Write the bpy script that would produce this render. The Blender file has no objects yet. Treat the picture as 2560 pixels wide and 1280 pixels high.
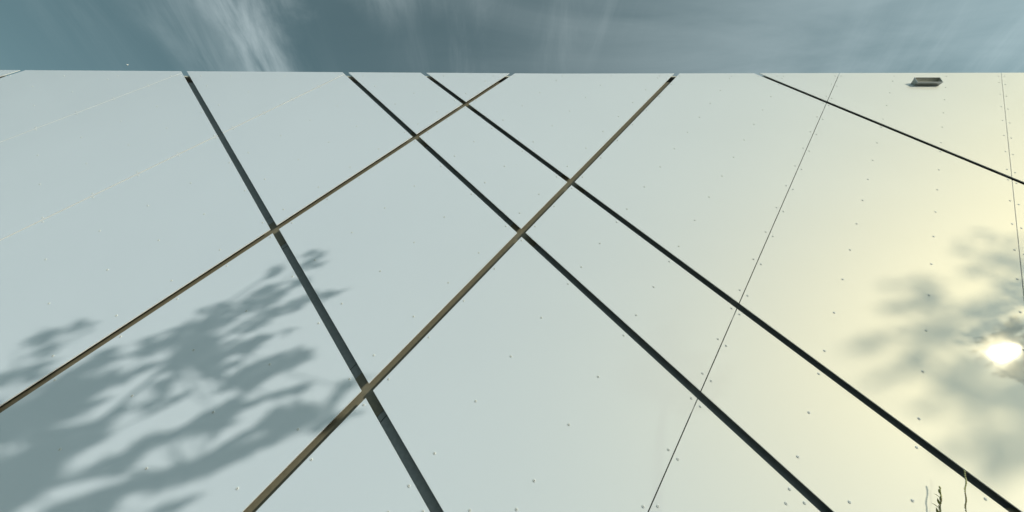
import bpy, bmesh, math, random
from mathutils import Vector, Matrix
random.seed(7)
scene = bpy.context.scene
col = scene.collection

# ------------------------------------------------------------------ camera
SC = 2.2                 # metres from the camera to the wall
CZ = 0.45                # camera height above the ground
FPX = 1000.0             # focal length in photo pixels (photo is 2560 wide)
RGT = Vector((0.99975, -0.01018, -0.01998))
UPV = Vector((0.00891, -0.63747, 0.77042))
FWD = Vector((0.02058, 0.77041, 0.63722))
cam = bpy.data.cameras.new('Camera'); cam_o = bpy.data.objects.new('Camera', cam); col.objects.link(cam_o)
cam.sensor_width = 36.0; cam.lens = 36.0 * FPX / 2560.0
cam.clip_start = 0.02; cam.clip_end = 5000
m3 = Matrix((RGT, UPV, -FWD)).transposed()
cam_o.matrix_world = Matrix.Translation((0, -SC, CZ)) @ m3.to_4x4()
scene.camera = cam_o

# ------------------------------------------------------------------ light
SUNV = Vector((1.371, -1.0, 0.464))          # towards the sun, per metre away from the wall
SUN_EL = math.atan2(SUNV.z, math.hypot(SUNV.x, SUNV.y))
SUN_AZ = math.atan2(SUNV.x, SUNV.y)
sun = bpy.data.lights.new('Sun', 'SUN'); sun.energy = 3.15; sun.angle = math.radians(0.53); sun.color = (1.0, 0.94, 0.77)
sun_o = bpy.data.objects.new('Sun', sun); col.objects.link(sun_o)
sun_o.rotation_euler = SUNV.to_track_quat('Z', 'Y').to_euler(); sun_o.location = (9, -8, 9)

world = bpy.data.worlds.new('World'); scene.world = world; world.use_nodes = True
nt = world.node_tree; N = nt.nodes; L = nt.links
for n in list(N): N.remove(n)
def W(t, **k):
    n = N.new(t)
    for a, b in k.items(): setattr(n, a, b)
    return n
def wmath(op, a, b=None, clamp=False):
    n = W('ShaderNodeMath', operation=op, use_clamp=clamp)
    for i, v in enumerate((a, b)):
        if v is None: continue
        if isinstance(v, (int, float)): n.inputs[i].default_value = v
        else: L.new(v, n.inputs[i])
    return n.outputs[0]
sky = W('ShaderNodeTexSky', sky_type='NISHITA', sun_disc=False)
sky.sun_elevation = SUN_EL; sky.sun_rotation = SUN_AZ
sky.air_density = 1.0; sky.dust_density = 0.85; sky.ozone_density = 1.0
hs = W('ShaderNodeHueSaturation'); hs.inputs['Saturation'].default_value = 0.60; hs.inputs['Hue'].default_value = 0.468
dim = W('ShaderNodeMixRGB', blend_type='MULTIPLY'); dim.inputs[0].default_value = 1.0; dim.inputs[2].default_value = (0.4, 0.4, 0.4, 1)
L.new(sky.outputs[0], dim.inputs[1])
gm = W('ShaderNodeGamma'); gm.inputs[1].default_value = 1.0; L.new(dim.outputs[0], gm.inputs[0])
L.new(gm.outputs[0], hs.inputs['Color'])
tint = W('ShaderNodeMixRGB', blend_type='MULTIPLY'); tint.inputs[0].default_value = 1.0
tint.inputs[2].default_value = (1.66, 2.16, 2.08, 1)
L.new(hs.outputs[0], tint.inputs[1])
# thin cirrus laid out on a flat layer high above the whole place
tc = W('ShaderNodeTexCoord'); sp = W('ShaderNodeSeparateXYZ'); L.new(tc.outputs['Generated'], sp.inputs[0])
zz = wmath('MAXIMUM', sp.outputs[2], 0.12)
u = wmath('DIVIDE', sp.outputs[0], zz); v = wmath('DIVIDE', sp.outputs[1], zz)
cmb = W('ShaderNodeCombineXYZ'); L.new(u, cmb.inputs[0]); L.new(v, cmb.inputs[1])
def cloud_noise(loc, rot, scl, scale, detail, rough, dist):
    mp = W('ShaderNodeMapping'); mp.inputs['Location'].default_value = loc
    mp.inputs['Rotation'].default_value = (0, 0, rot); mp.inputs['Scale'].default_value = scl
    L.new(cmb.outputs[0], mp.inputs[0])
    nz = W('ShaderNodeTexNoise'); nz.inputs['Scale'].default_value = scale; nz.inputs['Detail'].default_value = detail
    nz.inputs['Roughness'].default_value = rough; nz.inputs['Distortion'].default_value = dist
    L.new(mp.outputs[0], nz.inputs['Vector'])
    return nz.outputs[0]
def ramp(x, lo, hi):
    n = W('ShaderNodeMapRange', interpolation_type='SMOOTHSTEP')
    n.inputs['From Min'].default_value = lo; n.inputs['From Max'].default_value = hi
    L.new(x, n.inputs['Value']); return n.outputs[0]
broad = ramp(cloud_noise((3.1, 1.7, 0), 0.0, (1.0, 0.5, 1), 1.5, 3, 0.5, 0.4), 0.36, 0.66)
fine = ramp(cloud_noise((0.4, 5.2, 0), 0.45, (4.0, 0.9, 1), 1.6, 9, 0.62, 0.9), 0.40, 0.80)
cl = wmath('MULTIPLY', broad, fine)
# one stronger wisp: a soft streak at u about -0.56 broken up by the fine noise
w1 = wmath('ADD', u, wmath('MULTIPLY', wmath('SUBTRACT', cloud_noise((7, 2, 0), 0, (1, 1, 1), 5.0, 5, 0.6, 0.3), 0.5), 0.22))
d1 = wmath('ABSOLUTE', wmath('ADD', w1, 0.56))
s1 = wmath('SUBTRACT', 1.0, ramp(d1, 0.0, 0.13))
d2 = wmath('ABSOLUTE', wmath('ADD', w1, 0.66))
s2 = wmath('SUBTRACT', 1.0, ramp(d2, 0.0, 0.22))
wisp = wmath('ADD', wmath('MULTIPLY', s1, 0.72), wmath('MULTIPLY', s2, 0.42))
fine2 = ramp(cloud_noise((1.4, 0.2, 0), 0.15, (5.0, 1.4, 1), 2.4, 9, 0.6, 0.5), 0.25, 0.7)
wisp = wmath('MULTIPLY', wmath('MULTIPLY', wisp, fine2), ramp(v, -0.15, 0.25))
# a thin veil that thickens towards the sunny half of the sky
streak = ramp(cloud_noise((2.2, 0.9, 0), -1.06, (0.7, 3.2, 1), 1.7, 8, 0.55, 0.5), 0.25, 0.75)
veil = wmath('MULTIPLY', ramp(wmath('ADD', u, wmath('MULTIPLY', v, -0.35)), -0.75, 0.70), wmath('ADD', wmath('MULTIPLY', streak, 0.40), 0.27))
d3 = wmath('POWER', wmath('ADD', wmath('POWER', wmath('MULTIPLY', wmath('ADD', w1, 0.25), 1.0), 2.0), wmath('POWER', wmath('MULTIPLY', wmath('SUBTRACT', v, 0.27), 1.2), 2.0)), 0.5)
s3 = wmath('MULTIPLY', wmath('SUBTRACT', 1.0, ramp(d3, 0.0, 0.16)), 0.65)
wisp = wmath('ADD', wisp, wmath('MULTIPLY', s3, fine2))
cover = wmath('ADD', wmath('ADD', wmath('MULTIPLY', cl, 0.32), wisp), veil, True)
bright = W('ShaderNodeMixRGB', blend_type='ADD'); bright.inputs[0].default_value = 1.0
L.new(tint.outputs[0], bright.inputs[1]); bright.inputs[2].default_value = (2.3, 2.5, 2.5, 1)
cmix = W('ShaderNodeMixRGB'); L.new(cover, cmix.inputs[0])
L.new(tint.outputs[0], cmix.inputs[1])
L.new(bright.outputs[0], cmix.inputs[2])
bg = W('ShaderNodeBackground'); bg.inputs['Strength'].default_value = 0.128
out = W('ShaderNodeOutputWorld')
L.new(cmix.outputs[0], bg.inputs[0]); L.new(bg.outputs[0], out.inputs[0])
scene.view_settings.view_transform = 'Standard'; scene.view_settings.look = 'None'
scene.view_settings.gamma = 1.0; scene.view_settings.exposure = 0.0; scene.view_settings.use_curve_mapping = False

# ------------------------------------------------------------------ helpers
def wall_pt(px, py):
    """photo pixel -> (X, H) on the wall in units of the camera distance, H above the camera"""
    d = RGT * ((px - 1280) / FPX) + UPV * (-(py - 640) / FPX) + FWD
    return d.x / d.y, d.z / d.y
def world_wall(px, py, tau=0.0):
    """photo pixel -> point on the wall, moved tau metres (measured off the wall) towards the sun"""
    X, H = wall_pt(px, py)
    return Vector((X * SC, 0, H * SC + CZ)) + SUNV * tau
def obj(name, bm, mat=None, parent=None, smooth=False):
    me = bpy.data.meshes.new(name); bm.to_mesh(me); bm.free()
    if smooth:
        for p in me.polygons: p.use_smooth = True
    if mat: me.materials.append(mat)
    o = bpy.data.objects.new(name, me); col.objects.link(o); o.parent = parent
    return o
def empty(name, loc, label, cat, group=None):
    o = bpy.data.objects.new(name, None); col.objects.link(o); o.location = loc
    o.empty_display_size = 0.2
    o['label'] = label; o['category'] = cat
    if group: o['group'] = group
    return o
def add_box(bm, x0, x1, y0, y1, z0, z1):
    vs = [bm.verts.new((x, y, z)) for z in (z0, z1) for y in (y0, y1) for x in (x0, x1)]
    for f in ((0, 2, 3, 1), (4, 5, 7, 6), (0, 1, 5, 4), (2, 6, 7, 3), (0, 4, 6, 2), (1, 3, 7, 5)):
        bm.faces.new([vs[i] for i in f])
def add_prism(bm, poly, y0, y1):
    """poly of (x, z) points, extruded from y0 (front) to y1 (back)"""
    n = len(poly)
    a = [bm.verts.new((x, y0, z)) for x, z in poly]; b = [bm.verts.new((x, y1, z)) for x, z in poly]
    bm.faces.new(a); bm.faces.new(b[::-1])
    for i in range(n):
        j = (i + 1) % n; bm.faces.new((a[j], a[i], b[i], b[j]))
def add_tube(bm, pts, radii, seg=8):
    rings = []
    for i, p in enumerate(pts):
        t = (pts[min(i + 1, len(pts) - 1)] - pts[max(i - 1, 0)]).normalized()
        s = t.cross(Vector((0.31, 0.2, 0.93))).normalized()
        if s.length < 0.1: s = t.cross(Vector((1, 0, 0))).normalized()
        w = t.cross(s)
        rings.append([bm.verts.new(p + (s * math.cos(k * 2 * math.pi / seg) + w * math.sin(k * 2 * math.pi / seg)) * radii[i]) for k in range(seg)])
    for a, b in zip(rings, rings[1:]):
        for k in range(seg): bm.faces.new((a[k], a[(k + 1) % seg], b[(k + 1) % seg], b[k]))
    bm.faces.new(rings[0][::-1]); bm.faces.new(rings[-1])
def clip(poly, nx, nz, c):
    """keep the side nx*x + nz*z <= c"""
    o = []
    for i in range(len(poly)):
        p, q = poly[i], poly[(i + 1) % len(poly)]
        dp = nx * p[0] + nz * p[1] - c; dq = nx * q[0] + nz * q[1] - c
        if dp <= 0: o.append(p)
        if (dp < 0 < dq) or (dq < 0 < dp):
            t = dp / (dp - dq); o.append((p[0] + (q[0] - p[0]) * t, p[1] + (q[1] - p[1]) * t))
    return o
def area(p): return 0.5 * sum(p[i][0] * p[(i + 1) % len(p)][1] - p[(i + 1) % len(p)][0] * p[i][1] for i in range(len(p)))

# ------------------------------------------------------------------ materials
def mat(name, color, rough=0.5, metal=0.0, spec=0.5, noise=None, bump=None):
    m = bpy.data.materials.new(name); m.use_nodes = True
    nt = m.node_tree; p = nt.nodes['Principled BSDF']
    p.inputs['Base Color'].default_value = (*color, 1); p.inputs['Roughness'].default_value = rough
    p.inputs['Metallic'].default_value = metal; p.inputs['Specular IOR Level'].default_value = spec
    tcn = nt.nodes.new('ShaderNodeTexCoord')
    if noise:
        sc_, amt = noise
        nz = nt.nodes.new('ShaderNodeTexNoise'); nz.inputs['Scale'].default_value = sc_; nz.inputs['Detail'].default_value = 6
        nt.links.new(tcn.outputs['Object'], nz.inputs['Vector'])
        mx = nt.nodes.new('ShaderNodeMixRGB'); mx.inputs[1].default_value = (*[c * (1 - amt) for c in color], 1)
        mx.inputs[2].default_value = (*[min(1, c * (1 + amt)) for c in color], 1)
        nt.links.new(nz.outputs[0], mx.inputs[0]); nt.links.new(mx.outputs[0], p.inputs['Base Color'])
    if bump:
        sc_, st = bump
        nz = nt.nodes.new('ShaderNodeTexNoise'); nz.inputs['Scale'].default_value = sc_; nz.inputs['Detail'].default_value = 4
        nt.links.new(tcn.outputs['Object'], nz.inputs['Vector'])
        b = nt.nodes.new('ShaderNodeBump'); b.inputs['Strength'].default_value = st; b.inputs['Distance'].default_value = 0.01
        nt.links.new(nz.outputs[0], b.inputs['Height']); nt.links.new(b.outputs[0], p.inputs['Normal'])
    return m

def panel_material():
    m = bpy.data.materials.new('pearl_coated_panel'); m.use_nodes = True
    nt = m.node_tree; p = nt.nodes['Principled BSDF']; o = nt.nodes['Material Output']
    n = lambda t: nt.nodes.new(t)
    tcn = n('ShaderNodeTexCoord')
    nz = n('ShaderNodeTexNoise'); nz.inputs['Scale'].default_value = 0.9; nz.inputs['Detail'].default_value = 3
    nt.links.new(tcn.outputs['Object'], nz.inputs['Vector'])
    mx = n('ShaderNodeMixRGB'); mx.inputs[1].default_value = (0.580, 0.674, 0.835, 1); mx.inputs[2].default_value = (0.608, 0.704, 0.865, 1)
    nt.links.new(nz.outputs[0], mx.inputs[0])
    # a few specks of dirt
    n2 = n('ShaderNodeTexNoise'); n2.inputs['Scale'].default_value = 55; n2.inputs['Detail'].default_value = 2
    nt.links.new(tcn.outputs['Object'], n2.inputs['Vector'])
    mr = n('ShaderNodeMapRange'); mr.inputs['From Min'].default_value = 0.80; mr.inputs['From Max'].default_value = 0.83
    nt.links.new(n2.outputs[0], mr.inputs['Value'])
    mx2 = n('ShaderNodeMixRGB'); mx2.inputs[2].default_value = (0.2, 0.19, 0.15, 1)
    nt.links.new(mr.outputs[0], mx2.inputs[0]); nt.links.new(mx.outputs[0], mx2.inputs[1])
    nt.links.new(mx2.outputs[0], p.inputs['Base Color'])
    # slight waviness of the sheet
    n3 = n('ShaderNodeTexNoise'); n3.inputs['Scale'].default_value = 1.7; n3.inputs['Detail'].default_value = 2
    nt.links.new(tcn.outputs['Object'], n3.inputs['Vector'])
    b = n('ShaderNodeBump'); b.inputs['Strength'].default_value = 0.10; b.inputs['Distance'].default_value = 0.02
    nt.links.new(n3.outputs[0], b.inputs['Height'])
    p.inputs['Roughness'].default_value = 0.038; p.inputs['Specular IOR Level'].default_value = 0.30; p.inputs['Specular Tint'].default_value = (1.0, 0.88, 0.5, 1)
    p.inputs['Coat Weight'].default_value = 0.4; p.inputs['Coat Roughness'].default_value = 0.015; p.inputs['Coat IOR'].default_value = 1.5
    nt.links.new(b.outputs[0], p.inputs['Normal']); nt.links.new(b.outputs[0], p.inputs['Coat Normal'])
    g = n('ShaderNodeBsdfGlossy'); g.inputs['Color'].default_value = (1.0, 0.745, 0.02, 1); g.inputs['Roughness'].default_value = 0.60
    ms = n('ShaderNodeMixShader'); ms.inputs[0].default_value = 0.108
    nt.links.new(p.outputs[0], ms.inputs[1]); nt.links.new(g.outputs[0], ms.inputs[2]); nt.links.new(ms.outputs[0], o.inputs[0])
    return m
M_PANEL = panel_material()
M_EDGE = mat('pale_cut_edge', (0.92, 0.92, 0.90), 0.5)
M_RAIL = mat('bronze_grey_rail', (0.165, 0.152, 0.110), 0.45, 0.0, 0.5, (40, 0.25))
M_RAIL2 = mat('rail_skylit_tone', (0.235, 0.262, 0.275), 0.45, 0.0, 0.5, (40, 0.25))  # same rail metal; bluish skylight inside the falling joints put into its colour
M_DARK = mat('black_membrane', (0.02, 0.02, 0.022), 0.9)
M_RIVET = mat('rivet_paint', (0.60, 0.63, 0.64), 0.6, 0.0, 0.3)
M_HOLE = mat('rivet_pin', (0.06, 0.06, 0.06), 0.6)
M_ZINC = mat('weathered_zinc', (0.48, 0.48, 0.43), 0.4, 0.1, 0.5, (25, 0.2))
M_CONC = mat('plinth_concrete', (0.30, 0.29, 0.27), 0.9, 0, 0.3, (6, 0.2), (30, 0.3))
M_ROOF = mat('roof_membrane', (0.22, 0.22, 0.22), 0.9, 0, 0.3, (3, 0.15))
M_BARK = mat('bark', (0.13, 0.10, 0.07), 0.9, 0, 0.2, (14, 0.4), (25, 0.8))
M_SEED = mat('weed_seed_head', (0.42, 0.42, 0.20), 0.7, 0, 0.3, (120, 0.3))
M_STALK = mat('weed_stalk', (0.16, 0.15, 0.06), 0.7, 0, 0.3, (60, 0.3))
M_BIRD = mat('pale_feathers', (0.75, 0.75, 0.73), 0.8)
def leaf_material(name, c1, c2, tr):
    m = bpy.data.materials.new(name); m.use_nodes = True
    nt = m.node_tree; p = nt.nodes['Principled BSDF']; o = nt.nodes['Material Output']
    g = nt.nodes.new('ShaderNodeNewGeometry')
    mx = nt.nodes.new('ShaderNodeMixRGB'); mx.inputs[1].default_value = (*c1, 1); mx.inputs[2].default_value = (*c2, 1)
    nt.links.new(g.outputs['Random Per Island'], mx.inputs[0]); nt.links.new(mx.outputs[0], p.inputs['Base Color'])
    p.inputs['Roughness'].default_value = 0.5
    t = nt.nodes.new('ShaderNodeBsdfTranslucent'); t.inputs[0].default_value = (*tr, 1)
    ms = nt.nodes.new('ShaderNodeMixShader'); ms.inputs[0].default_value = 0.35
    nt.links.new(p.outputs[0], ms.inputs[1]); nt.links.new(t.outputs[0], ms.inputs[2]); nt.links.new(ms.outputs[0], o.inputs[0])
    return m
M_LEAF = leaf_material('tree_leaf', (0.045, 0.075, 0.02), (0.09, 0.12, 0.03), (0.30, 0.30, 0.05))
M_WEEDLEAF = leaf_material('weed_leaf', (0.04, 0.06, 0.025), (0.07, 0.09, 0.03), (0.14, 0.16, 0.04))

def ground_material():
    m = mat('dry_grass_ground', (0.11, 0.115, 0.10), 0.95, 0, 0.2, (2.5, 0.5), (40, 1.0)); return m
M_GROUND = ground_material()

# ------------------------------------------------------------------ setting
bm = bmesh.new()
R = 1500
vs = [bm.verts.new(p) for p in ((-R, -R, 0), (R, -R, 0), (R, R, 0), (-R, R, 0))]; bm.faces.new(vs)
g = obj('ground', bm, M_GROUND); g['kind'] = 'structure'; g['label'] = 'dry grassy ground in front of the clad building'

# ------------------------------------------------------------------ the clad building
T = math.tan(0.652)                 # half angle of the diamond lattice
TOP, BOT = 2.061, 0.098             # panel field, units above the camera
XL, XR = -4.1, 4.6
JW = 0.0145                         # half of a wide joint, measured horizontally (units)
SW = 0.0016                         # half of a tight seam
DEPTH = 0.047
# rising lines (a = where they meet the top edge) and falling lines (b)
A_LINES = [(-4.20, JW), (-3.34, SW), (-2.487, JW), (-1.648, SW), (-0.806, 0.0027), (0.050, JW), (0.917, JW), (1.787, SW), (2.668, SW), (3.55, JW), (4.43, SW), (5.31, SW), (6.19, JW), (7.07, SW)]
B_LINES = [(-6.3, JW), (-5.4, JW), (-4.25, JW), (-3.02, JW), (-1.624, JW), (-0.803, JW), (-0.402, JW), (1.349, JW), (2.90, JW), (3.85, JW)]
def kap(a): return 0.0075 * (1.75 - max(-2.6, min(3.4, a)))
def sa(a): return T - kap(a)        # rising line: X = a - (TOP-H)*sa
def a_clip(poly, a, side, off):     # side +1 keeps the right of the line
    s = sa(a)                       # X - s*H = a - s*TOP (+off)
    return clip(poly, -1, s, -(a + off - s * TOP)) if side > 0 else clip(poly, 1, -s, a + off - s * TOP)
def b_clip(poly, b, side, off):     # falling: X = b + (TOP-H)*T
    return clip(poly, -1, -T, -(b + off + T * TOP)) if side > 0 else clip(poly, 1, T, b + off + T * TOP)
def to_m(poly): return [(x * SC, h * SC + CZ) for x, h in poly]
FIELD = [(XL, BOT), (XR, BOT), (XR, TOP + 0.022), (0.3, TOP), (XL, TOP + 0.055)]

ZT = TOP * SC + CZ; ZB = BOT * SC + CZ
bld = empty('clad_building', (0, 0, 0), 'building clad in large pale pearl panels with dark diagonal joints and rivets', 'building')
bm = bmesh.new(); add_box(bm, XL * SC + 0.02, XR * SC - 0.02, DEPTH + 0.012, DEPTH + 0.03, ZB - 0.02, ZT - 0.10); obj('backing_sheet', bm, M_DARK, bld)
bm = bmesh.new(); add_box(bm, XL * SC + 0.03, XR * SC - 0.03, DEPTH + 0.03, 7.0, 0.0, ZT - 0.11); obj('wall_core', bm, M_CONC, bld)
bm = bmesh.new(); add_box(bm, XL * SC + 0.03, XR * SC - 0.03, 0.016, 0.40, ZT - 0.05, ZT - 0.024); obj('coping', bm, M_ZINC, bld)
bm = bmesh.new(); add_box(bm, XL * SC + 0.05, XR * SC - 0.05, 0.42, 6.9, ZT - 0.11, ZT - 0.07); obj('roof', bm, M_ROOF, bld)
bm = bmesh.new(); add_box(bm, XL * SC + 0.02, XR * SC - 0.02, 0.026, DEPTH + 0.011, ZB - 0.03, ZB + 0.028); obj('base_profile', bm, M_RAIL, bld)
bm = bmesh.new(); add_box(bm, XL * SC + 0.02, XR * SC - 0.02, 0.02, DEPTH + 0.029, -0.05, ZB - 0.031); obj('plinth', bm, M_CONC, bld)

# rails behind the wide joints: rising ones run through, falling ones butt against them
RW = 0.075
wide_a = [a for a, w in A_LINES if w == JW]
for a in wide_a:
    p = a_clip(a_clip([(XL, BOT + 0.014), (XR, BOT + 0.014), (XR, TOP - 0.05), (XL, TOP - 0.05)], a, 1, -RW), a, -1, RW)
    if len(p) > 2 and abs(area(p)) > 1e-3:
        bm = bmesh.new(); add_prism(bm, to_m(p), DEPTH, DEPTH + 0.012); obj('joint_rail', bm, M_RAIL, bld)
for b, w in B_LINES:
    base = b_clip(b_clip([(XL, BOT + 0.014), (XR, BOT + 0.014), (XR, TOP - 0.05), (XL, TOP - 0.05)], b, 1, -RW), b, -1, RW)
    if len(base) < 3: continue
    cuts = []
    for a in wide_a: cuts += [(a, -0.115), (a, 0.095)]
    edges = [(-9, 0)] + cuts + [(9, 0)]
    for (a0, o0), (a1, o1) in zip(edges, edges[1:]):
        p = base
        if a0 > -9: p = a_clip(p, a0, 1, o0 + 0.0012)
        if len(p) > 2 and a1 < 9: p = a_clip(p, a1, -1, o1 - 0.0012)
        if len(p) > 2 and abs(area(p)) > 2e-4:
            bm = bmesh.new(); add_prism(bm, to_m(p), DEPTH + 0.003, DEPTH + 0.0119); obj('joint_rail', bm, M_RAIL2, bld)

# panels
panels = []
for i in range(len(A_LINES) - 1):
    for j in range(len(B_LINES) - 1):
        (a0, w0), (a1, w1), (b0, v0), (b1, v1) = A_LINES[i], A_LINES[i + 1], B_LINES[j], B_LINES[j + 1]
        p = FIELD
        for f in (lambda q: a_clip(q, a0, 1, w0), lambda q: a_clip(q, a1, -1, -w1), lambda q: b_clip(q, b0, 1, v0), lambda q: b_clip(q, b1, -1, -v1)):
            if len(p) > 2: p = f(p)
        p = [q for k, q in enumerate(p) if math.hypot(q[0] - p[k - 1][0], q[1] - p[k - 1][1]) > 1e-4]
        if len(p) < 3 or abs(area(p)) < 1e-3: continue
        bm = bmesh.new(); add_prism(bm, to_m(p), 0.0, 0.006)
        bmesh.ops.recalc_face_normals(bm, faces=bm.faces)
        for fc in bm.faces:
            if abs(fc.normal.y) < 0.5: fc.material_index = 1
        po = obj('panel', bm, M_PANEL, bld); po.data.materials.append(M_EDGE)
        panels.append((i, j, p, po))
# hidden spacers that hold the panels off the backing
bm = bmesh.new()
for i, j, p, o in panels:
    cx = sum(q[0] for q in p) / len(p); ch = sum(q[1] for q in p) / len(p)
    x, z = cx * SC, ch * SC + CZ
    r = 0.05 if abs(area(p)) > 0.05 else 0.01
    add_box(bm, x - r, x + r, 0.0055, DEPTH + 0.013, z - r, z + r)
obj('spacer_blocks', bm, M_DARK, bld)['kind'] = 'stuff'

# rivets: columns run parallel to the rising joints, rows parallel to the falling ones
COLS = []
for i in range(len(A_LINES) - 1):
    (a0, w0), (a1, w1) = A_LINES[i], A_LINES[i + 1]
    l = a0 + (0.016 if w0 < 0.01 else 0.027); r = a1 - (0.016 if w1 < 0.01 else 0.076)
    COLS.append([l + (r - l) * k / 3 for k in range(4)])
ROWS = []
KNOWN = {(-1.624, -0.803): 5, (-0.803, -0.402): 3, (-0.402, 1.349): 10}
for j in range(len(B_LINES) - 1):
    b0, b1 = B_LINES[j][0], B_LINES[j + 1][0]
    l, r = b0 + 0.071, b1 - 0.028
    n = KNOWN.get((b0, b1), max(3, round((r - l) / 0.185) + 1))
    ROWS.append([l + (r - l) * k / (n - 1) for k in range(n)])
def cross(a, b):                     # rising line a meets falling line b
    th = (a - b) / (sa(a) + T); return b + th * T, TOP - th
def inside(p, x, h, m):
    s = 1 if area(p) > 0 else -1
    for k in range(len(p)):
        x0, h0 = p[k]; x1, h1 = p[(k + 1) % len(p)]; l = math.hypot(x1 - x0, h1 - h0)
        if l < 1e-6: continue
        if s * ((x1 - x0) * (h - h0) - (h1 - h0) * (x - x0)) / l < m: return False
    return True
RT, RB = TOP - 0.026, BOT + 0.029
rivets = []
for i, j, p, o in panels:
    cand = []
    for a in COLS[i]:
        for b in ROWS[j]: cand.append(cross(a, b))
    edge = []
    for H in (RT, RB):
        for a in COLS[i]: edge.append((a - (TOP - H) * sa(a), H))
        for b in (ROWS[j][0], ROWS[j][-1]): edge.append((b + (TOP - H) * T, H))
    kept = [q for q in cand if RB + 0.017 < q[1] < RT - 0.008 and inside(p, *q, 0.005)]
    for q in edge:
        if inside(p, *q, 0.006) and all(math.hypot(q[0] - k[0], q[1] - k[1]) > 0.018 for k in kept): kept.append(q)
    for q in kept: rivets.append((q[0], q[1], o))
def rivet_mesh(bm, at=Vector((0, 0, 0))):
    prof = [(0.0072, 0.0004), (0.0072, -0.0012), (0.0060, -0.0023), (0.0030, -0.0027), (0.0019, -0.0018)]
    seg = 14; rings = []
    for r, y in prof:
        rings.append([bm.verts.new(at + Vector((r * math.cos(k * 2 * math.pi / seg), y, r * math.sin(k * 2 * math.pi / seg)))) for k in range(seg)])
    for a, b in zip(rings, rings[1:]):
        for k in range(seg): bm.faces.new((a[k], b[k], b[(k + 1) % seg], a[(k + 1) % seg]))
    f = bm.faces.new(rings[-1][::-1]); f.material_index = 1
bm = bmesh.new(); rivet_mesh(bm); bmesh.ops.recalc_face_normals(bm, faces=bm.faces)
rme = bpy.data.meshes.new('rivet'); bm.to_mesh(rme); bm.free(); rme.materials.append(M_RIVET); rme.materials.append(M_HOLE)
for f in rme.polygons: f.use_smooth = f.material_index == 0
def seen(x, h):
    d = Vector((x, 1.0, h)); c = d.dot(FWD)
    return -1.29 < d.dot(RGT) / c < 1.29 and -0.65 < d.dot(UPV) / c < 0.65, c
ranked = sorted(rivets, key=lambda r: (not seen(r[0], r[1])[0], seen(r[0], r[1])[1]))
rest = bmesh.new()
for k, (x, h, o) in enumerate(ranked):
    loc = Vector((x * SC, 0.0, h * SC + CZ))
    if k < 300:
        r = bpy.data.objects.new('rivet', rme); col.objects.link(r); r.location = loc; r.parent = o
        r.rotation_euler.y = random.uniform(0, 6.28)
    else: rivet_mesh(rest, loc)
bmesh.ops.recalc_face_normals(rest, faces=rest.faces)
ro = obj('rivet_heads', rest, M_RIVET, bld); ro.data.materials.append(M_HOLE); ro['kind'] = 'stuff'

# ------------------------------------------------------------------ overflow spout near the top of the wall
sx0, sx1 = 4.635, 4.925; zt0, zt1, zb0, zb1 = 4.31 + CZ, 4.322 + CZ, 4.266 + CZ, 4.249 + CZ
sp_ = empty('overflow_spout', ((sx0 + sx1) / 2, 0, zb0), 'small grey open fronted metal rain spout near the top edge of the panels', 'spout')
def plate(name, quad, th):
    """quad of 4 world points, thickened along its normal by th"""
    q = [Vector(p) - sp_.location for p in quad]
    n = (q[1] - q[0]).cross(q[3] - q[0]).normalized() * th
    bm = bmesh.new(); a = [bm.verts.new(p) for p in q]; b = [bm.verts.new(p + n) for p in q]
    bm.faces.new(a); bm.faces.new(b[::-1])
    for i in range(4):
        j = (i + 1) % 4; bm.faces.new((a[j], a[i], b[i], b[j]))
    bmesh.ops.recalc_face_normals(bm, faces=bm.faces)
    return obj(name, bm, M_ZINC, sp_)
dt, db = -0.060, -0.043
plate('top_plate', [(sx0, 0.002, zt0), (sx1, 0.002, zt0), (sx1, dt, zt1), (sx0, dt, zt1)], 0.003)
plate('bottom_plate', [(sx0, 0.002, zb0), (sx1, 0.002, zb0), (sx1, db, zb1), (sx0, db, zb1)], 0.003)
plate('side_plate', [(sx0 + 0.0005, 0.002, zb0), (sx0 + 0.0005, 0.002, zt0), (sx0 + 0.0005, dt + 0.0005, zt1), (sx0 + 0.0005, db + 0.0005, zb1)], 0.003)
plate('side_plate', [(sx1 - 0.0005, 0.002, zb0), (sx1 - 0.0005, 0.002, zt0), (sx1 - 0.0005, dt + 0.0005, zt1), (sx1 - 0.0005, db + 0.0005, zb1)], -0.003)
# pale folded lip round the mouth
def lip(p, q):
    bm = bmesh.new(); add_tube(bm, [Vector(p) - sp_.location, Vector(q) - sp_.location], [0.0035, 0.0035], 6); obj('lip', bm, M_RIVET, sp_)
lip((sx0, dt, zt1), (sx1, dt, zt1)); lip((sx0, db, zb1), (sx1, db, zb1)); lip((sx0, dt, zt1), (sx0, db, zb1)); lip((sx1, dt, zt1), (sx1, db, zb1))

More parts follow.
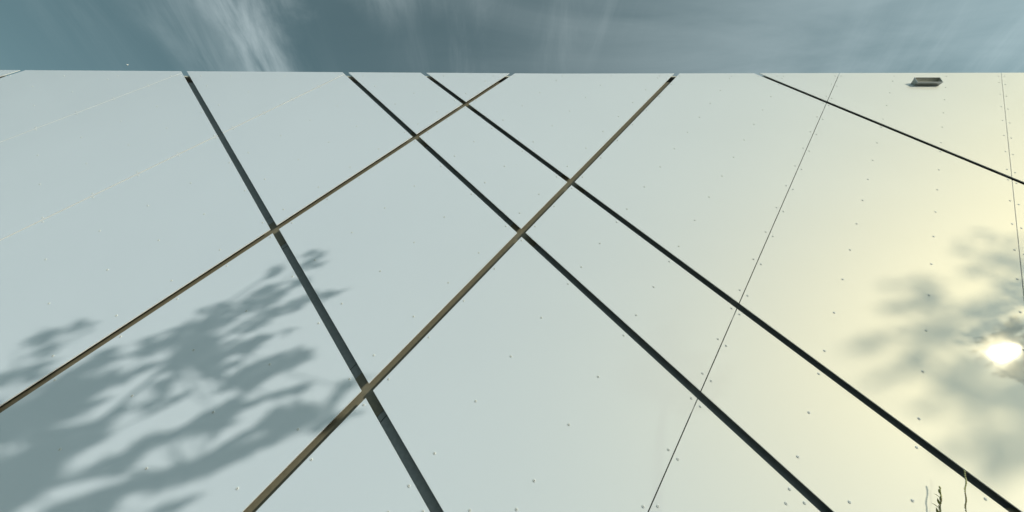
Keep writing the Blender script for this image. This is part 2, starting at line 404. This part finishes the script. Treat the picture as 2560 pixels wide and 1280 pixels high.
# ------------------------------------------------------------------ trees behind the camera (their shade and reflection fall on the wall)
def add_leaf(bm, base, d, up, ln, wd):
    d = d.normalized(); s = d.cross(up)
    if s.length < 0.05: s = d.cross(Vector((0.3, 0.8, 0.5)))
    s.normalize(); n = s.cross(d).normalized()
    fold = 0.18 * wd
    mid = [base, base + d * ln * 0.33 - n * fold * 0.6, base + d * ln * 0.68 - n * fold, base + d * ln - n * fold * 2.2]
    l1, r1 = base + d * ln * 0.28 + s * wd * 0.46, base + d * ln * 0.28 - s * wd * 0.46
    l2, r2 = base + d * ln * 0.62 + s * wd * 0.40, base + d * ln * 0.62 - s * wd * 0.40
    v = [bm.verts.new(p) for p in mid]; a = [bm.verts.new(p) for p in (l1, l2)]; b = [bm.verts.new(p) for p in (r1, r2)]
    bm.faces.new((v[0], a[0], v[1])); bm.faces.new((v[1], a[0], a[1], v[2])); bm.faces.new((v[2], a[1], v[3]))
    bm.faces.new((v[0], v[1], b[0])); bm.faces.new((v[1], v[2], b[1], b[0])); bm.faces.new((v[2], v[3], b[1]))
def rnd3(): return Vector((random.gauss(0, 1), random.gauss(0, 1), random.gauss(0, 1)))
def tree(name, label, foot, fork, sprays, tau, dtau, leaf, keep=None, dens=0.85, hubs=()):
    """sprays: (px, py, half length, half width, tilt in degrees, leaves) where their shade falls on the wall"""
    t = empty(name, (foot[0], foot[1], 0), label, 'tree')
    o3 = t.location
    trunk = bmesh.new(); leaves = bmesh.new(); twigs = bmesh.new()
    f = Vector(fork); b0 = Vector((foot[0], foot[1], -0.05))
    pts = [b0, b0.lerp(f, 0.35) + Vector((0.03, 0.02, 0)), b0.lerp(f, 0.7) + Vector((-0.03, 0.02, 0)), f]
    add_tube(trunk, [p - o3 for p in pts], [0.085, 0.07, 0.055, 0.04], 12)
    for h in hubs: add_tube(twigs, [p - o3 for p in (f, f.lerp(h[3], 0.5) + Vector((0, 0.02, 0.03)), h[3])], [0.018, 0.013, 0.009], 8)
    for (cx, cy, rl, rw, ang, n) in sprays:
        ca, sn = math.cos(math.radians(ang)), math.sin(math.radians(ang))
        tc_ = tau(cx) if callable(tau) else tau
        tc_ += random.uniform(-dtau, dtau)
        P = lambda s, w, dt_=0.0: world_wall(cx + s * ca + w * sn, cy - s * sn + w * ca, tc_ + dt_)
        a, c = P(-rl, 0), P(rl * 0.8, 0)
        st_ = f
        for (hx0, hy0, hy1, hp) in hubs:
            if cx > hx0 and hy0 <= cy < hy1: st_ = hp
        mid = st_.lerp(a, 0.5) + rnd3() * 0.03
        add_tube(twigs, [p - o3 for p in (st_, mid, a, a.lerp(c, 0.5) + rnd3() * 0.01, c)], [0.008, 0.0045, 0.003, 0.002, 0.001], 6)
        free = n < 0; n = int(abs(n) * dens)
        k = 0; tries = 0
        while k < n and tries < n * 6:
            tries += 1
            s, w = random.uniform(-1, 1), random.uniform(-1, 1)
            if s * s + w * w > 1: continue
            if keep and not free and not keep(cx + s * rl * ca + w * rw * sn, cy - s * rl * sn + w * rw * ca): continue
            q = P(s * rl, w * rw, random.uniform(-0.16, 0.16))
            axis = (P(s * rl + 25, w * rw) - P(s * rl, w * rw)).normalized()
            d = axis + rnd3() * 0.75 + Vector((0, 0, -0.1))
            ln = leaf * random.uniform(0.7, 1.25)
            add_leaf(leaves, q - o3 - d.normalized() * ln * 0.5, d, rnd3() + SUNV * 0.5, ln, ln * random.uniform(0.40, 0.55))
            if k % 3 == 0:
                st = P(s * rl * 0.6, w * rw * 0.3)
                add_tube(twigs, [st - o3, q - o3 - d.normalized() * ln * 0.5], [0.0025, 0.0014], 4)
            k += 1
    obj('trunk', trunk, M_BARK, t, True); obj('branches', twigs, M_BARK, t, True)
    c = obj('crown', leaves, M_LEAF, t); c['kind'] = 'stuff'
    return t
# the near tree: shade on the lower left of the wall
near = [
 (140, 842, 100, 24, 16, 26), (110, 880, 70, 12, 18, 8), (60, 935, 110, 22, 16, 26),
 (250, 925, 160, 34, 25, 90), (420, 868, 120, 42, 25, 90), (500, 890, 100, 36, 25, 70), (110, 1030, 130, 60, 25, 140),
 (230, 985, 90, 30, 25, 60), (40, 1190, 120, 70, 25, 170), (200, 1090, 120, 36, 27, 80), (350, 1010, 80, 16, 25, 24), (-120, 1120, 160, 130, 25, 320),
 (450, 950, 100, 16, 27, 36), (540, 800, 60, 22, 22, 26), (560, 770, 70, 14, 16, 14), (660, 745, 55, 26, 25, 34), (720, 715, 60, 10, 20, 10), (700, 672, 24, 12, 25, 6),
 (780, 660, 36, 14, 20, 10), (790, 632, 55, 5, 10, 5), (640, 805, 80, 16, 22, 24), (740, 760, 70, 14, 22, 20), (820, 738, 40, 8, 14, 7),
 (620, 870, 40, 14, 15, 12), (650, 930, 120, 24, 28, 64), (740, 895, 40, 20, 20, 22), (560, 965, 50, 12, 35, 12), (720, 978, 44, 9, 14, 9),
 (600, 1010, 60, 12, 18, 16), (540, 1045, 70, 12, 30, 18), (700, 1060, 90, 34, 30, 80), (620, 1110, 120, 24, 24, 60), (470, 1180, 150, 22, 18, 66), (340, 1225, 110, 24, 20, 60),
 (400, 1100, 70, 12, 30, 14), (480, 1060, 60, 10, 30, 10), (330, 1150, 80, 12, 28, 14), (560, 925, 40, 10, 30, 10), (300, 880, 60, 14, 10, 12),
 (560, 1020, 70, 9, 25, -12), (480, 1075, 80, 8, 28, -10), (600, 870, 36, 12, 10, -8), (430, 1005, 60, 8, 25, -8), (350, 1110, 70, 8, 28, -8), (560, 1060, 40, 12, 40, -9), (690, 835, 60, 6, 12, -6), (640, 955, 50, 8, 30, -6), (250, 1165, 60, 6, 30, -6),
 (830, 1000, 60, 12, 35, 14), (890, 955, 40, 8, 20, 6), (800, 1050, 45, 18, 40, 16), (860, 1045, 50, 8, 20, 8), (200, 1280, 160, 34, 20, 90), (430, 1265, 50, 7, 20, 8)]
GAPS = [(326, 909, 75, 13, 12), (287, 979, 56, 15, 18), (360, 996, 46, 14, 18), (242, 1032, 66, 12, 28), (467, 954, 50, 24, 25), (315, 1044, 42, 14, 25),
 (110, 1240, 60, 16, 30), (180, 1195, 80, 18, 32), (270, 1134, 80, 18, 32), (360, 1066, 80, 20, 35), (450, 1040, 90, 26, 32), (420, 1120, 90, 16, 22), (500, 1000, 70, 26, 30),
 (17, 1128, 50, 22, 15), (22, 976, 40, 16, 20), (326, 1255, 52, 24, 20), (320, 876, 40, 12, 10), (635, 1094, 50, 8, 25), (560, 1000, 40, 14, 30), (270, 1207, 60, 8, 20), (640, 985, 40, 12, 20)]
def keep_gaps(x, y):
    for gx, gy, ra, rb, an in GAPS:
        c, s_ = math.cos(math.radians(an)), math.sin(math.radians(an))
        dx, dy = x - gx, gy - y
        a_, b_ = dx * c + dy * s_, -dx * s_ + dy * c
        if (a_ / (ra + 6)) ** 2 + (b_ / (rb + 3)) ** 2 < 1: return False
    return True
tree('leafy_tree', 'leafy tree standing nearer the wall, throwing leaf shade below the dark diagonal joint', (1.35, -3.25), world_wall(40, 1230, 3.3)[:], near, lambda x: 3.45 - 0.7 * max(0.0, min(1.0, (x - 100) / 600)), 0.15, 0.080, keep_gaps, 1.2, ((470, 0, 1020, world_wall(440, 895, 3.0)), (430, 1020, 1400, world_wall(470, 1178, 3.0))))
far = [
 (2480, 640, 90, 44, 25, 60), (2440, 600, 60, 14, 25, 14), (2560, 700, 70, 70, 25, 90), (2290, 712, 90, 14, 4, 30), (2290, 755, 90, 26, 12, 60), (2400, 800, 110, 40, 20, 110),
 (2250, 838, 110, 16, 16, 34), (2150, 862, 60, 9, 16, 10), (2330, 880, 80, 26, 20, 60), (2200, 945, 80, 8, 14, 14), (2420, 930, 90, 40, 20, 90), (2480, 1000, 110, 36, 20, 90),
 (2350, 1010, 50, 14, 20, 14), (2440, 1105, 90, 20, 20, 40), (2540, 1150, 90, 44, 20, 90), (2600, 900, 60, 60, 20, 60), (2640, 1050, 90, 90, 20, 160), (2490, 790, 40, 20, 20, 22), (2545, 840, 40, 18, 20, 18), (2720, 800, 110, 130, 20, 260)]
def keep_sun(x, y): return math.hypot(x - 2508, y - 890) > 20
f0 = world_wall(2640, 1080, 8.1)
tree('leafy_tree', 'taller leafy tree farther from the wall, mirrored faintly beside the sun glare', (f0.x + 0.3, f0.y - 0.2), f0[:], far, 8.0, 0.5, 0.11, keep_sun, 0.42)

young = [(2490, 775, 55, 16, 10, 30), (2470, 822, 60, 14, 18, 34), (2540, 818, 40, 22, 15, 30), (2552, 735, 30, 40, 60, 34), (2548, 985, 30, 40, 60, 26), (2440, 850, 40, 6, 15, 9), (2610, 840, 60, 60, 20, 60), (2610, 980, 60, 60, 20, 50)]
f1 = world_wall(2690, 1010, 2.6)
tree('leafy_tree', 'slender young tree at the right whose small leaves mirror round the sun glare', (f1.x + 0.1, f1.y - 0.05), f1[:], young, 2.7, 0.15, 0.06, keep_sun, 1.5)

# ------------------------------------------------------------------ weeds at the foot of the wall
def weed(label, foot, tip, head, n, leafy=False):
    w = empty('weed_stalk', (foot[0], foot[1], 0), label, 'weed')
    f, t = Vector(foot) - w.location, Vector(tip) - w.location
    bow = Vector((0.002, 0.0, 0))
    curve = lambda s: f.lerp(t, s) + bow * math.sin(math.pi * s) + Vector((0.0008 * math.sin(34 * s), 0.0005 * math.cos(29 * s), 0))
    bm = bmesh.new(); K = 26
    add_tube(bm, [curve(k / K) for k in range(K + 1)], [0.0024 - 0.0016 * k / K for k in range(K + 1)], 6); obj('stem', bm, M_STALK, w, True)
    ax = (t - f).normalized()
    for k in range(n):
        s = 1 - head * (k + 0.2) / n
        p = curve(s); a = k * 2.4
        side = Vector((math.cos(a), math.sin(a), 0)) * (1 if k % 2 else -1)
        d = (ax * 1.5 + side * 0.6).normalized(); ln = 0.010 + 0.004 * random.random(); r = 0.0026 + 0.0010 * (1 - k / n)
        bm = bmesh.new(); add_tube(bm, [p, p + d * ln * 0.35, p + d * ln * 0.75, p + d * ln], [0.0008, r, r * 0.8, 0.0003], 6)
        obj('seed_pod', bm, M_SEED if k < n * 0.4 else M_STALK, w, True)
    if leafy:
        for k in range(9):
            s = 0.84 + 0.15 * k / 9; a = k * 2.1
            bm = bmesh.new(); add_leaf(bm, curve(s), Vector((0.5 * math.cos(a), 0.4 * math.sin(a), 0.8)), Vector((math.sin(a), math.cos(a), 0.3)), 0.036 - 0.018 * k / 9, 0.013 - 0.005 * k / 9)
            obj('leaf', bm, M_WEEDLEAF, w)
tipw = world_wall(2413, 1181); sub = Vector((0, -SC, CZ))
tip = tipw.lerp(sub, 0.045)
def foot_below(px, tip_):
    """ground point straight below the tip as the eye sees it, at the tip's distance from the wall"""
    py = 1280.0
    while True:
        X, H = wall_pt(px, py); k = SC + tip_.y
        if H * k + CZ <= 0 or py > 4000: return (X * k, tip_.y, -0.02)
        py += 10
weed('thin weed stalk with pale seed pods standing against the clad wall', foot_below(2417, tip), tip, 0.25, 26)
tip2 = world_wall(2351, 1222).lerp(sub, 0.16)  # added weed: dark leaves stand in for a shadow and reflection
weed('added dark leafy weed standing in for a weed shadow and reflection on the wall', foot_below(2340, tip2), tip2, 0.12, 12, True)

# ------------------------------------------------------------------ a small bird high over the wall
d = RGT * ((318 - 1280) / FPX) + UPV * (-(162 - 640) / FPX) + FWD
bp = Vector((0, -SC, CZ)) + d * 50
bird = empty('bird', bp, 'tiny pale bird gliding high in the open sky above the wall', 'bird')
bm = bmesh.new(); ax = (RGT * 0.6 - UPV * 0.5).normalized()
add_tube(bm, [ax * -0.13, ax * -0.05, ax * 0.03, ax * 0.10, ax * 0.15], [0.012, 0.03, 0.035, 0.024, 0.006], 8); obj('body', bm, M_BIRD, bird, True)
for s in (-1, 1):
    w = ax.cross(FWD).normalized() * s
    bm = bmesh.new(); q = [ax * 0.05, ax * -0.04, w * 0.10 - ax * 0.08 + FWD * 0.12, w * 0.09 - ax * 0.03 + FWD * 0.13]
    a = [bm.verts.new(p) for p in q]; b = [bm.verts.new(p + FWD * 0.006) for p in q]
    bm.faces.new(a); bm.faces.new(b[::-1])
    for i in range(4):
        j = (i + 1) % 4; bm.faces.new((a[j], a[i], b[i], b[j]))
    obj('wing', bm, M_BIRD, bird)
print('panels', len(panels), 'rivets', len(rivets), 'seen', sum(seen(r[0], r[1])[0] for r in rivets))
